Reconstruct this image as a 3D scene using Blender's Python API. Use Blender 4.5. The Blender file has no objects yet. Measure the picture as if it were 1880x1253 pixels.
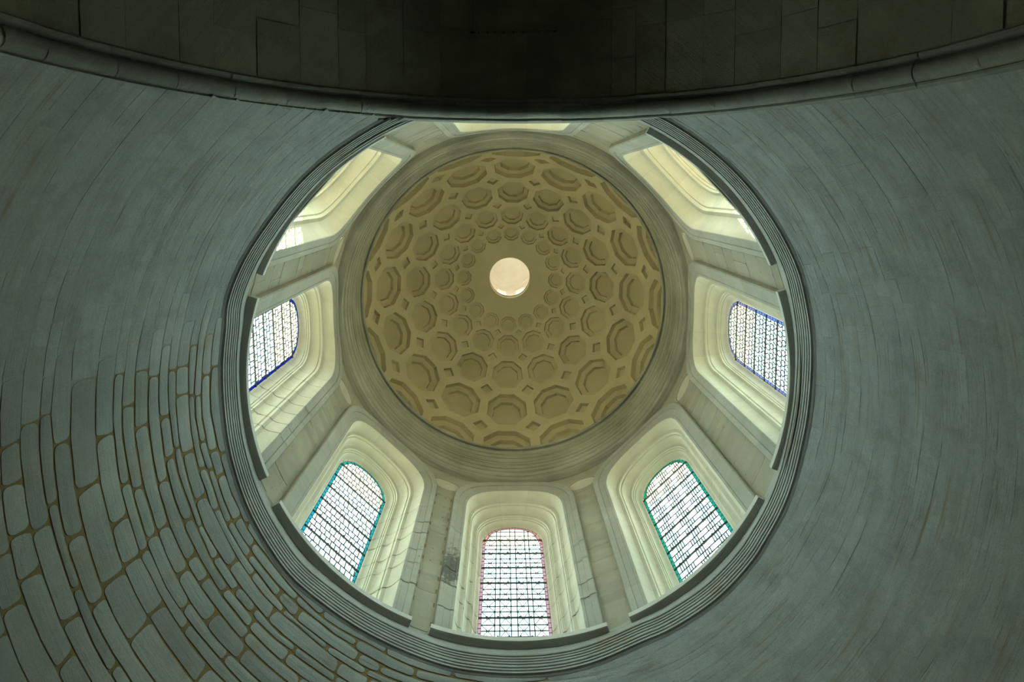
import bpy, bmesh, math, random
from mathutils import Vector, Matrix, noise
from mathutils.geometry import delaunay_2d_cdt

S = bpy.context.scene
COL = S.collection
PI = math.pi
rnd = random.Random(7)

# ------------------------------------------------------------------ camera, world, sun, exposure
# the dome's axis is the world z axis; the camera lies on the floor looking up, off the axis
AX, AY = 0.29155, 3.26938
TX, TY, FPX, PPY = 0.0451306, -0.0159618, 1000.0, -231.737
CAM = Vector((-AX, -AY, 0.0))
Rx = Matrix(((1, 0, 0), (0, math.cos(TX), -math.sin(TX)), (0, math.sin(TX), math.cos(TX))))
Ry = Matrix(((math.cos(TY), 0, math.sin(TY)), (0, 1, 0), (-math.sin(TY), 0, math.cos(TY))))
RC = Rx @ Ry
cd = bpy.data.cameras.new('camera')
cd.sensor_fit = 'HORIZONTAL'; cd.sensor_width = 36.0
cd.lens = 36.0 * FPX / 1880.0
cd.shift_y = PPY / 1880.0
cd.clip_start = 0.05; cd.clip_end = 300
cam = bpy.data.objects.new('camera', cd); COL.objects.link(cam)
m = Matrix.Identity(4)
for i in range(3):
    m[i][0] = RC[0][i]; m[i][1] = -RC[1][i]; m[i][2] = -RC[2][i]; m[i][3] = CAM[i]
cam.matrix_world = m
S.camera = cam

SKY = 7.2
w = bpy.data.worlds.new('world'); S.world = w; w.use_nodes = True
nt = w.node_tree; nt.nodes.clear()
o = nt.nodes.new('ShaderNodeOutputWorld'); b = nt.nodes.new('ShaderNodeBackground')
tc = nt.nodes.new('ShaderNodeTexCoord'); sx = nt.nodes.new('ShaderNodeSeparateXYZ')
rp = nt.nodes.new('ShaderNodeValToRGB')
nt.links.new(tc.outputs['Generated'], sx.inputs[0]); nt.links.new(sx.outputs['Z'], rp.inputs[0])
e = rp.color_ramp.elements
for p, c, k in ((0.0, (0.84, 1.0, 1.0), 3.1), (0.16, (0.79, 0.99, 1.02), 2.4), (0.34, (0.72, 0.95, 1.0), 1.0), (0.52, (0.64, 0.92, 0.99), 0.55), (1.0, (0.50, 0.80, 0.92), 0.36)):
    q = e[0] if p == 0.0 else e[-1] if p == 1.0 else e.new(p)
    q.position = p; q.color = tuple(x * k for x in c) + (1,)
nt.links.new(rp.outputs[0], b.inputs[0]); b.inputs[1].default_value = SKY
nt.links.new(b.outputs[0], o.inputs[0])

sd = bpy.data.lights.new('sun', 'SUN'); sd.energy = 36.0; sd.angle = 0.0093; sd.color = (1.0, 0.94, 0.82)
sun = bpy.data.objects.new('sun', sd); COL.objects.link(sun)
SAZ, SEL = math.radians(-99), math.radians(52)
sv = Vector((math.cos(SAZ) * math.cos(SEL), math.sin(SAZ) * math.cos(SEL), math.sin(SEL)))
sun.rotation_euler = sv.to_track_quat('Z', 'Y').to_euler()
sun.location = sv * 40

vs = S.view_settings
S.display_settings.display_device = 'sRGB'
vs.view_transform = 'Standard'; vs.look = 'None'; vs.gamma = 1.0; vs.use_curve_mapping = False
vs.exposure = 0.0
S.cycles.max_bounces = 14; S.cycles.diffuse_bounces = 9; S.cycles.transparent_max_bounces = 16
S.cycles.use_denoising = True

# window bays: (degrees of the bay's middle seen from the axis)
BAY = [90.2, 133.4, 178.2, 221.9, 268.9, 316.2, 360.7, 406.3]
# small drift of each light in its bay (tangent), as measured
GOFF = [-0.05, -0.01, -0.09, 0.0, 0.0, 0.0, -0.13, -0.06]
# each bay: radius of the surround, radius of the glass, outlines (half width, springing, crown) of frame, arris, glass, topmost bar
FAR = dict(RF=4.72, G=5.5, OUT=(1.545, 13.50, 14.60), ARRIS=(1.21, 13.20, 14.15), GL=(0.735, 13.06, 13.74), bar=13.20, step=0.492)
NEAR = dict(RF=4.80, G=6.0, OUT=(1.555, 12.95, 14.20), ARRIS=(1.215, 12.65, 13.64), GL=(0.735, 12.50, 13.18), bar=12.62, step=0.46)
BAYP = [FAR, FAR, FAR, NEAR, NEAR, NEAR, FAR, FAR]

def portal(k):
    a = math.radians(BAY[k])
    d = bpy.data.lights.new('window_daylight', 'AREA'); d.shape = 'RECTANGLE'
    d.size = 1.56; d.size_y = 4.4
    d.cycles.is_portal = True
    ob = bpy.data.objects.new('window_daylight', d); COL.objects.link(ob)
    n = Vector((math.cos(a), math.sin(a), 0))
    ob.location = n * (BAYP[k]['G'] + 0.12) + Vector((0, 0, 11.5))
    ob.rotation_euler = n.to_track_quat('Z', 'Y').to_euler()   # shines towards -z of the lamp, into the drum
for k in range(8): portal(k)

# ------------------------------------------------------------------ helpers
def proj(p):
    q = RC @ (Vector(p) - CAM)
    if q.z < 0.05: return (-9999, -9999)
    return (940 + FPX * q.x / q.z, 626.5 + PPY + FPX * q.y / q.z)

def ob_mesh(name, verts, faces, mat, parent=None, smooth=False, loc=None, sharp=None):
    me = bpy.data.meshes.new(name)
    me.from_pydata([tuple(v) for v in verts], [], faces)
    me.validate(); me.update()
    me.materials.append(mat)
    if smooth:
        me.shade_smooth()
        if sharp: me.set_sharp_from_angle(angle=math.radians(sharp))
    ob = bpy.data.objects.new(name, me); COL.objects.link(ob)
    if parent: ob.parent = parent
    if loc: ob.location = loc
    return ob

def tag(ob, label=None, cat=None, group=None, kind=None):
    if label: ob['label'] = label
    if cat: ob['category'] = cat
    if group: ob['group'] = group
    if kind: ob['kind'] = kind
    return ob

def cyl(r, a, z): return Vector((r * math.cos(a), r * math.sin(a), z))
def sm(a, b, x):
    t = max(0.0, min(1.0, (x - a) / (b - a))); return t * t * (3 - 2 * t)
def nz(x, y=0.0, z=0.0): return noise.noise(Vector((x, y, z)))

class MB:
    def __init__(s): s.v = []; s.f = []
    def add(s, v, f):
        n = len(s.v); s.v += [Vector(p) for p in v]; s.f += [tuple(i + n for i in q) for q in f]
    def box(s, c, ex, ey, ez):
        c, ex, ey, ez = Vector(c), Vector(ex), Vector(ey), Vector(ez)
        v = [c + ex * i + ey * j + ez * k for i in (-1, 1) for j in (-1, 1) for k in (-1, 1)]
        f = [(0, 1, 3, 2), (4, 6, 7, 5), (0, 4, 5, 1), (2, 3, 7, 6), (0, 2, 6, 4), (1, 5, 7, 3)]
        s.add(v, f)
    def build(s, name, mat, parent=None, smooth=False, sharp=None):
        return ob_mesh(name, s.v, s.f, mat, parent, smooth, None, sharp)

# nave arch: it cuts the vault in the plane y = -ARCH_P with a half circle
ARCH_P, ARCH_R, ARCH_Z, ARCH_X = 4.48, 4.72, 4.82, -0.04
def clear_arch(v):
    """nothing of the drum hangs into the nave arch: lift it onto the back of the arch stones"""
    out = []
    for p in v:
        p = Vector(p)
        if p.y < -ARCH_P + 0.02:
            dx = p.x - ARCH_X
            if abs(dx) < ARCH_R:
                zt = ARCH_Z + math.sqrt((ARCH_R + 0.03) ** 2 - dx * dx)
                if p.z < zt: p.z = zt
        out.append(p)
    return out

# ------------------------------------------------------------------ materials
def newmat(name):
    mt = bpy.data.materials.new(name); mt.use_nodes = True
    n = mt.node_tree; n.nodes.clear()
    out = n.nodes.new('ShaderNodeOutputMaterial')
    return mt, n, out
def N(n, t, **kw):
    x = n.nodes.new(t)
    for k, v in kw.items(): setattr(x, k, v)
    return x
def math_n(n, op, a, b=None):
    x = N(n, 'ShaderNodeMath', operation=op)
    for i, q in enumerate((a, b)):
        if q is None: continue
        if isinstance(q, (int, float)): x.inputs[i].default_value = q
        else: n.links.new(q, x.inputs[i])
    return x.outputs[0]
def ramp(n, fac, stops):
    r = N(n, 'ShaderNodeValToRGB'); e = r.color_ramp.elements
    while len(e) < len(stops): e.new(0.5)
    for q, (p, c) in zip(e, stops):
        q.position = p; q.color = (c[0], c[1], c[2], 1) if not isinstance(c, (int, float)) else (c, c, c, 1)
    n.links.new(fac, r.inputs[0]); return r.outputs[0]
def mix(n, fac, a, b, mode='MIX'):
    x = N(n, 'ShaderNodeMix', data_type='RGBA', blend_type=mode)
    for i, q in ((0, fac), (6, a), (7, b)):
        if isinstance(q, (int, float)): x.inputs[i].default_value = q
        elif isinstance(q, tuple): x.inputs[i].default_value = (q[0], q[1], q[2], 1)
        else: n.links.new(q, x.inputs[i])
    return x.outputs[2]
def noise_n(n, vec, scale, detail=4, rough=0.55):
    x = N(n, 'ShaderNodeTexNoise'); x.inputs['Scale'].default_value = scale
    x.inputs['Detail'].default_value = detail; x.inputs['Roughness'].default_value = rough
    n.links.new(vec, x.inputs['Vector']); return x.outputs['Fac']
def around(n, along, updown):
    """coordinates that run round the dome's axis: long grain along the courses"""
    g = N(n, 'ShaderNodeNewGeometry'); s = N(n, 'ShaderNodeSeparateXYZ'); n.links.new(g.outputs['Position'], s.inputs[0])
    a = math_n(n, 'ARCTAN2', s.outputs['Y'], s.outputs['X'])
    r = math_n(n, 'SQRT', math_n(n, 'ADD', math_n(n, 'MULTIPLY', s.outputs['X'], s.outputs['X']), math_n(n, 'MULTIPLY', s.outputs['Y'], s.outputs['Y'])))
    c = N(n, 'ShaderNodeCombineXYZ')
    n.links.new(math_n(n, 'MULTIPLY', math_n(n, 'SINE', a), along), c.inputs[0])
    n.links.new(math_n(n, 'MULTIPLY', math_n(n, 'COSINE', a), along), c.inputs[1])
    n.links.new(math_n(n, 'MULTIPLY', math_n(n, 'SUBTRACT', s.outputs['Z'], r), updown), c.inputs[2])
    return c.outputs[0], g.outputs['Position'], a, s.outputs['Z']

def stone(name, light, dark, along=2.6, updown=5.0, streak=0.5, grain=0.25, stain=None, stain_amt=0.0, vary=0.10, bump=0.5, rough=0.92, fine=60, spot=None):
    mt, n, out = newmat(name)
    vec, pos, ang, zz = around(n, along, updown)
    st = noise_n(n, vec, 2.2, 6, 0.62)
    base = mix(n, ramp(n, st, [(0.5 - 0.22, 1.0), (0.5 + 0.22, 0.0)]), light, dark)
    base = mix(n, streak, light, base)
    gr = noise_n(n, pos, fine, 5, 0.7)
    base = mix(n, grain, base, ramp(n, gr, [(0.30, dark), (0.62, light)]), 'MIX')
    big = noise_n(n, pos, 0.8, 4, 0.6)
    base = mix(n, 0.35, base, ramp(n, big, [(0.32, tuple(c * 0.72 for c in dark)), (0.66, light)]))
    if stain:
        sf = noise_n(n, pos, 1.9, 5, 0.65)
        base = mix(n, math_n(n, 'MULTIPLY', ramp(n, sf, [(0.54, 0.0), (0.68, 1.0)]), stain_amt), base, stain)
    if spot:
        vd = N(n, 'ShaderNodeVectorMath', operation='DISTANCE'); n.links.new(pos, vd.inputs[0]); vd.inputs[1].default_value = spot
        sp = math_n(n, 'SUBTRACT', noise_n(n, pos, 7, 6, 0.7), math_n(n, 'MULTIPLY', vd.outputs['Value'], 0.52))
        base = mix(n, math_n(n, 'MULTIPLY', ramp(n, sp, [(0.22, 0.0), (0.36, 1.0)]), 0.85), base, (0.12, 0.12, 0.11))
    oi = N(n, 'ShaderNodeObjectInfo')
    v = math_n(n, 'ADD', math_n(n, 'MULTIPLY', oi.outputs['Random'], 2 * vary), 1 - vary)
    hs = N(n, 'ShaderNodeHueSaturation'); n.links.new(base, hs.inputs['Color']); n.links.new(v, hs.inputs['Value'])
    bs = N(n, 'ShaderNodeBsdfPrincipled'); bs.inputs['Roughness'].default_value = rough
    bs.inputs['Specular IOR Level'].default_value = 0.25
    n.links.new(hs.outputs[0], bs.inputs['Base Color'])
    bp = N(n, 'ShaderNodeBump'); bp.inputs['Strength'].default_value = bump; bp.inputs['Distance'].default_value = 0.02
    h = math_n(n, 'ADD', math_n(n, 'MULTIPLY', st, 1.0), math_n(n, 'MULTIPLY', gr, 0.6))
    n.links.new(h, bp.inputs['Height']); n.links.new(bp.outputs[0], bs.inputs['Normal'])
    n.links.new(bs.outputs[0], out.inputs[0])
    return mt

M_vault = stone('limewashed_vault_stone', (0.63, 0.65, 0.60), (0.37, 0.385, 0.345), 3.0, 6.5, 0.35, 0.65, (0.42, 0.34, 0.20), 0.35, 0.12, 0.5)
M_bounce_cut = stone('bounce_cutting_dark_wall', (0.10, 0.097, 0.085), (0.06, 0.057, 0.05), 2, 2, 0.5, 0.3, None, 0, 0, 0.3)  # out of view; kept dark so little light bounces back to the vault
M_arch = stone('dark_arch_stone', (0.42, 0.385, 0.27), (0.21, 0.19, 0.125), 2, 3, 0.6, 0.5, (0.20, 0.15, 0.07), 0.4, 0.12, 1.0)
M_roll = stone('weathered_arch_roll', (0.50, 0.50, 0.42), (0.25, 0.25, 0.20), 3, 5, 0.7, 0.4, (0.25, 0.20, 0.11), 0.4, 0.10, 0.8)
M_cornice = stone('sooty_cornice_stone', (0.66, 0.66, 0.60), (0.31, 0.315, 0.28), 2.0, 22, 0.9, 0.3, (0.42, 0.31, 0.16), 0.3, 0.05, 0.6)
M_entab = stone('pale_entablature_stone', (0.62, 0.60, 0.48), (0.20, 0.195, 0.15), 1.2, 14, 1.0, 0.25, None, 0, 0.04, 0.5)
M_frame = stone('pale_window_stone', (0.67, 0.635, 0.50), (0.55, 0.52, 0.40), 2, 4, 0.5, 0.15, (0.50, 0.43, 0.29), 0.2, 0.04, 0.25)
M_frame_shaded = stone('shaded_weathered_frame_stone', (0.50, 0.49, 0.41), (0.34, 0.335, 0.27), 2, 5, 0.6, 0.25, (0.42, 0.35, 0.22), 0.25, 0.06, 0.4, spot=(4.72 * math.cos(math.radians(107)), 4.72 * math.sin(math.radians(107)), 11.0))  # window stone with the shade on frame fronts put in, plus real stains
M_mortar = stone('ochre_mortar', (0.34, 0.26, 0.13), (0.23, 0.17, 0.08), 4, 4, 0.5, 0.4, None, 0, 0.0, 0.8)
M_pier = stone('pier_stone', (0.43, 0.41, 0.315), (0.29, 0.275, 0.205), 2, 4, 0.5, 0.2, (0.42, 0.33, 0.19), 0.4, 0.07, 0.4)
M_sill = stone('grey_sill_stone', (0.72, 0.71, 0.64), (0.54, 0.53, 0.46), 2, 4, 0.5, 0.2, None, 0, 0.04, 0.3)
M_dome = stone('ochre_dome_plaster', (0.64, 0.565, 0.36), (0.59, 0.515, 0.325), 2, 2, 0.5, 0.10, None, 0, 0.0, 0.06)
M_coffer_shaded = stone('shaded_ochre_coffer_plaster', (0.58, 0.505, 0.31), (0.53, 0.46, 0.275), 2, 2, 0.5, 0.10, None, 0, 0.05, 0.06)  # darker than the dome plaster: shade of the recesses put into the colour
M_lantern = stone('white_lantern_plaster', (0.74, 0.68, 0.60), (0.64, 0.58, 0.50), 2, 2, 0.4, 0.1, None, 0, 0.0, 0.1)
M_floor = stone('stone_floor_slabs', (0.24, 0.235, 0.21), (0.16, 0.155, 0.135), 2, 2, 0.5, 0.3, None, 0, 0, 0.3)
M_bounce_roof = stone('warm_bounce_roof', (0.66, 0.55, 0.36), (0.50, 0.40, 0.25), 6, 6, 0.5, 0.3, None, 0, 0, 0.5)  # warm tone picked for the light this unseen roof bounces in
M_eave = stone('pale_outer_eave', (0.70, 0.66, 0.55), (0.60, 0.56, 0.45), 2, 4, 0.5, 0.2, None, 0, 0, 0.3)

def lime_mat(name, shell):
    """limewash smeared along the courses: pale streaks, thin dark cracks, ochre seepage; on the shell it gives way to
    ochre mortar where a vertex value says the plaster is gone"""
    mt, n, out = newmat(name)
    vec, pos, ang, zz = around(n, 4.0, 3.2)
    st = noise_n(n, vec, 1.9, 9, 0.72)
    gr = noise_n(n, pos, 55, 6, 0.8)
    big = noise_n(n, pos, 0.9, 4, 0.6)
    lt, dk = (0.65, 0.675, 0.635), (0.345, 0.36, 0.325)
    lw = mix(n, ramp(n, st, [(0.30, 1.0), (0.62, 0.0)]), lt, dk)
    lw = mix(n, math_n(n, 'MULTIPLY', ramp(n, big, [(0.40, 0.0), (0.66, 1.0)]), 0.5), lw, lt)
    mot = noise_n(n, pos, 2.6, 8, 0.7)
    lw = mix(n, math_n(n, 'MULTIPLY', ramp(n, mot, [(0.48, 0.0), (0.66, 1.0)]), 0.65), lw, tuple(c * 0.8 for c in dk))
    lw = mix(n, 0.50, lw, ramp(n, gr, [(0.32, dk), (0.60, lt)]))
    vec2, *_ = around(n, 3.6, 16.0)
    ck = noise_n(n, vec2, 1.7, 5, 0.55)
    line = ramp(n, ck, [(0.478, 0.0), (0.495, 1.0), (0.505, 1.0), (0.522, 0.0)])
    where = ramp(n, noise_n(n, vec, 1.1, 3, 0.5), [(0.50, 0.0), (0.66, 1.0)])
    lw = mix(n, math_n(n, 'MULTIPLY', math_n(n, 'MULTIPLY', line, where), 0.5), lw, (0.20, 0.19, 0.14))
    oc = noise_n(n, vec2, 0.9, 4, 0.6)
    lw = mix(n, math_n(n, 'MULTIPLY', math_n(n, 'MULTIPLY', ramp(n, oc, [(0.56, 0.0), (0.66, 1.0)]), ramp(n, big, [(0.45, 1.0), (0.62, 0.0)])), 0.55), lw, (0.38, 0.30, 0.16))
    if shell:
        mo = mix(n, gr, (0.27, 0.20, 0.09), (0.46, 0.35, 0.17))
        at = N(n, 'ShaderNodeAttribute', attribute_name='plaster')
        lw = mix(n, at.outputs['Fac'], mo, lw)
    oi = N(n, 'ShaderNodeObjectInfo')
    hs = N(n, 'ShaderNodeHueSaturation'); n.links.new(lw, hs.inputs['Color'])
    n.links.new(math_n(n, 'ADD', math_n(n, 'MULTIPLY', oi.outputs['Random'], 0.0 if shell else 0.12), 1.0 if shell else 0.94), hs.inputs['Value'])
    bs = N(n, 'ShaderNodeBsdfPrincipled'); bs.inputs['Roughness'].default_value = 0.95; bs.inputs['Specular IOR Level'].default_value = 0.2
    n.links.new(hs.outputs[0], bs.inputs['Base Color'])
    bp = N(n, 'ShaderNodeBump'); bp.inputs['Strength'].default_value = 0.6; bp.inputs['Distance'].default_value = 0.02
    n.links.new(math_n(n, 'ADD', st, math_n(n, 'MULTIPLY', gr, 0.7)), bp.inputs['Height']); n.links.new(bp.outputs[0], bs.inputs['Normal'])
    n.links.new(bs.outputs[0], out.inputs[0]); return mt
M_lime = lime_mat('limewash_over_stone', False)
M_shell = lime_mat('limewash_over_mortar', True)

def glass(name, tint, milk=0.10):
    mt, n, out = newmat(name)
    t = N(n, 'ShaderNodeBsdfTransparent'); t.inputs[0].default_value = (*tint, 1)
    d = N(n, 'ShaderNodeBsdfTranslucent'); d.inputs[0].default_value = (*tint, 1)
    x = N(n, 'ShaderNodeMixShader'); x.inputs[0].default_value = milk
    n.links.new(t.outputs[0], x.inputs[1]); n.links.new(d.outputs[0], x.inputs[2]); n.links.new(x.outputs[0], out.inputs[0])
    return mt
CLEAR = [glass('clear_pale_glass', (0.95, 0.98, 0.95)), glass('clear_rosy_glass', (0.96, 0.95, 0.94)),
         glass('clear_bluish_glass', (0.88, 0.98, 0.98)), glass('clear_greenish_glass', (0.86, 0.98, 0.92))]
BORDER = [glass('rose_border_glass', (0.52, 0.36, 0.38)), glass('turquoise_border_glass', (0.10, 0.38, 0.41)),
          glass('deep_blue_border_glass', (0.05, 0.10, 0.44)), glass('amber_border_glass', (0.4, 0.3, 0.15)),
          glass('amber_border_glass_pale', (0.45, 0.35, 0.2)), glass('amber_border_glass_deep', (0.4, 0.28, 0.12)),
          glass('violet_blue_border_glass', (0.30, 0.33, 0.52)), glass('emerald_border_glass', (0.10, 0.37, 0.30))]
FROST = glass('sun_diffusing_frosted_glass', (0.52, 0.49, 0.44), 1.0)  # fully frosted to break up direct sun above the eye
def plain(name, c, rough=0.6, metal=0.0):
    mt, n, out = newmat(name)
    tc = N(n, 'ShaderNodeNewGeometry'); f = noise_n(n, tc.outputs['Position'], 30, 3)
    bs = N(n, 'ShaderNodeBsdfPrincipled'); bs.inputs['Roughness'].default_value = rough; bs.inputs['Metallic'].default_value = metal
    n.links.new(mix(n, f, tuple(q * 0.7 for q in c), c), bs.inputs['Base Color']); n.links.new(bs.outputs[0], out.inputs[0]); return mt
M_lead = plain('dark_lead', (0.05, 0.055, 0.055), 0.7)
M_iron = plain('dark_iron_bar', (0.04, 0.045, 0.045), 0.6)

# ------------------------------------------------------------------ vault (a sphere cut by the nave arch)
SR, SZ = 6.5, 4.82
def sph(a, z, off=0.0):
    r = math.sqrt(max(0.01, SR * SR - (z - SZ) ** 2)); k = (SR + off) / SR
    return Vector((r * k * math.cos(a), r * k * math.sin(a), SZ + (z - SZ) * k))
def bare(deg, z):
    """1 where the joints lie open, 0 where limewash covers them"""
    d = deg % 360
    v = sm(66, 104, d) * (1 - sm(168 + (z - 6.5) * 4, 200, d))
    v += 0.55 * nz(d * 0.06, z * 0.9, 3.1) * (0.15 + v)
    return max(0.0, min(1.0, v))

# the masonry shell: mortar and limewash
V, F, PL = [], [], []
zs = [4.4 + 0.12 * i for i in range(39)]
na = 400
a0, a1 = -math.asin(ARCH_P / SR), PI + math.asin(ARCH_P / SR)
ring0 = None
for iz, z in enumerate(zs):
    r = SR if z < SZ else math.sqrt(SR * SR - (z - SZ) ** 2)
    if r > ARCH_P: lo = -math.asin(ARCH_P / r); hi = PI - lo
    else: lo, hi = -PI / 2, 1.5 * PI
    for ia in range(na + 1):
        a = lo + (hi - lo) * ia / na
        d = math.degrees(a)
        bb = bare(d, z)
        off = 0.007 * bb
        PL.append(1.0 - sm(0.25, 0.6, bb))
        V.append(cyl(SR + off, a, z) if z < SZ else sph(a, z, off))
for iz in range(len(zs) - 1):
    for ia in range(na):
        i = iz * (na + 1) + ia
        F.append((i, i + na + 1, i + na + 2, i + 1))
vault = ob_mesh('wall_vault', V, F, M_shell, smooth=True)
at = vault.data.attributes.new('plaster', 'FLOAT', 'POINT')
at.data.foreach_set('value', PL)
tag(vault, 'limewashed stone vault spreading below the ring of the drum', 'wall', kind='structure')

# unseen wall down to the floor, made dark to cut light bounced onto the vault
V, F = [], []
lo = -math.asin(ARCH_P / SR); hi = PI - lo
for z in (-1.6, 1.4, 4.42):
    for ia in range(121): V.append(cyl(SR + 0.02, lo + (hi - lo) * ia / 120, z))
for iz in range(2):
    for ia in range(120): i = iz * 121 + ia; F.append((i, i + 121, i + 122, i + 1))
tag(ob_mesh('wall_below', V, F, M_bounce_cut, smooth=True), 'unseen lower wall under the vault, made dark to cut bounced light', 'wall', kind='structure')

# courses of stones
ZB = [4.70, 4.98, 5.24, 5.48, 5.72, 5.97, 6.21, 6.45, 6.67, 6.87, 6.99, 7.18, 7.47, 7.68, 7.79, 7.93, 8.09, 8.23, 8.35, 8.44, 8.59, 8.67, 8.76, 8.86, 8.985]
def zb(i, a):
    amp = 0.028 if 0 < i < len(ZB) - 1 else 0.0
    return ZB[i] + amp * nz(a * 5.0, i * 3.7) + 0.5 * amp * nz(a * 17.0, i * 1.7, 5)
def vault_stone(ci, s0, s1):
    """s0, s1: ends of the stone as angles; faces stand a little proud of the shell"""
    am = (s0 + s1) / 2; zmid = (ZB[ci] + ZB[ci + 1]) / 2
    r = math.sqrt(SR * SR - (zmid - SZ) ** 2)
    bb = bare(math.degrees(am), zmid)
    gb = 0.010 * bb * rnd.uniform(0.6, 1.4)
    ge = (0.0015 + 0.022 * bb * rnd.uniform(0.5, 1.6)) / r
    L = (s1 - s0) * r; hgt = ZB[ci + 1] - ZB[ci]
    rc = min(0.45 * L, rnd.uniform(0.03, 0.10) * (0.3 + 0.7 * bb) + 0.01)
    us = [0, 0.25 * rc, 0.6 * rc, rc]
    nmid = max(2, int(L / 0.3))
    us = us + [rc + (L - 2 * rc) * i / nmid for i in range(1, nmid)] + [L - q for q in reversed(us)]
    sh0, sh1 = rnd.uniform(-0.09, 0.09) * bb, rnd.uniform(-0.09, 0.09) * bb
    proud = 0.0010 + 0.0035 * rnd.random()
    top, bot = [], []
    for u in us:
        e = min(u, L - u)
        k = 1.0 if e >= rc else 1 - 0.55 * (1 - math.sqrt(max(0, 1 - ((rc - e) / rc) ** 2)))
        if bb < 0.3: k = 1 - (1 - k) * bb / 0.3
        t = u / L
        a = s0 + ge + (s1 - s0 - 2 * ge) * t
        zl = zb(ci, a) + gb + (1 - bb) * 0.0045 * max(0.0, nz(a * 5.5, ci * 2.3, 1) - 0.08) * 2
        zh = zb(ci + 1, a) - gb - (1 - bb) * 0.0045 * max(0.0, nz(a * 5.5, ci * 2.3 + 2.3, 1) - 0.08) * 2
        zc = (zl + zh) / 2; hh = (zh - zl) / 2 * k
        skew = (sh0 * (1 - t) + sh1 * t) * (hh / 0.12) / r
        for j, vv in enumerate((-1, 0, 1)):
            edge = (vv != 0) or e < 1e-6
            top.append(sph(a + skew * vv * 0.4, zc + hh * vv, -proud - (0 if edge else 0.006 * (0.3 + bb))))
    n3 = len(us)
    f = []
    for i in range(n3 - 1):
        for j in range(2): f.append((i * 3 + j, i * 3 + j + 1, i * 3 + j + 4, i * 3 + j + 3))
    rim = [i * 3 for i in range(n3)] + [n3 * 3 - 2] + [i * 3 + 2 for i in reversed(range(n3))] + [1]
    v = list(top); n0 = len(v)
    c = sum(top, Vector()) / len(top)
    for i in rim:
        p = top[i]; q = Vector((p.x, p.y, p.z - SZ)); q = q * ((SR + 0.05) / q.length); v.append(Vector((q.x, q.y, q.z + SZ)))
    for i in range(len(rim)):
        j = (i + 1) % len(rim)
        f.append((rim[i], n0 + i, n0 + j, rim[j]))
    return v, f, c, L * hgt
stones = []
for ci in range(len(ZB) - 1):
    zmid = (ZB[ci] + ZB[ci + 1]) / 2
    r = math.sqrt(SR * SR - (zmid - SZ) ** 2)
    lo = -math.asin(min(1, (ARCH_P - 0.02) / r)) if r > ARCH_P else -PI / 2
    hi = PI - lo
    hgt = ZB[ci + 1] - ZB[ci]
    a = lo + 0.0; first = True
    while a < hi - 0.005:
        L = rnd.choice((rnd.uniform(0.4, 0.8), rnd.uniform(0.7, 1.3), rnd.uniform(0.9, 1.7))) * (1.0 if hgt < 0.2 else 1.15)
        if first: L *= rnd.uniform(0.4, 1.0); first = False
        b2 = a + L / r
        if hi - b2 < 0.35 / r: b2 = hi
        am = (a + b2) / 2
        ok = False
        for aa in (a, am, b2):
            x, y = proj(sph(aa, zmid))
            if -60 < x < 1940 and 40 < y < 1310: ok = True
        if ok:
            v, f, c, ar = vault_stone(ci, a, b2)
            d = (c - CAM).length
            nrm = (Vector((0, 0, SZ)) - c).normalized(); cosv = abs(nrm.dot((CAM - c).normalized()))
            deg = math.degrees(am) % 360
            bq = bare(deg, zmid)
            stones.append((ar * cosv / d ** 2 * (0.45 + bq), v, f, c, bq))
        a = b2
stones.sort(key=lambda s: -s[0])
rest = MB()
for i, (_, v, f, c, bq) in enumerate(stones):
    if i < 300:
        ob_mesh('stone', [p - c for p in v], f, M_vault if bq > 0.25 else M_lime, vault, True, c, 40)
    else: rest.add(v, f)
if rest.v:
    tag(rest.build('stone_courses', M_lime, vault, True, 40), kind='stuff')

# ------------------------------------------------------------------ nave arch: roll moulding and soffit
def arch_pt(y, R, t): return Vector((ARCH_X + R * math.cos(t), y, ARCH_Z + R * math.sin(t)))
prof = [(-4.44, 4.79), (-4.45, 4.72), (-4.47, 4.695), (-4.495, 4.695), (-4.50, 4.715)]
for i in range(9):
    q = PI * i / 8; prof.append((-4.615 + 0.115 * math.cos(q), 4.725 - 0.105 * math.sin(q)))
prof += [(-4.735, 4.775), (-4.765, 4.785), (-4.785, 4.72), (-4.80, 4.705), (-4.84, 4.705), (-4.86, 4.74)]
roll = None
NV = 22
core = MB()
for seg in range(1):
    ts = [PI * i / 60 for i in range(61)]
    v = [arch_pt(y, R + 0.014, t) for t in ts for (y, R) in prof]
    n = len(prof)
    f = [(i * n + j, (i + 1) * n + j, (i + 1) * n + j + 1, i * n + j + 1) for i in range(60) for j in range(n - 1)]
    core.add(v, f)
    for sgn in (1, -1):                      # the moulding runs on down the piers
        v = []
        for zz in (ARCH_Z, 2.0, -1.6):
            for (y, R) in prof: v.append(Vector((ARCH_X + sgn * R, y, zz)))
        core.add(v, [(i * n + j, (i + 1) * n + j, (i + 1) * n + j + 1, i * n + j + 1) for i in range(2) for j in range(n - 1)])
roll = core.build('trim_1', M_roll, None, True, 35)
tag(roll, 'rounded roll moulding along the edge of the dark nave arch', 'moulding', kind='structure')
t = 0.02; k = 0
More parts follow.
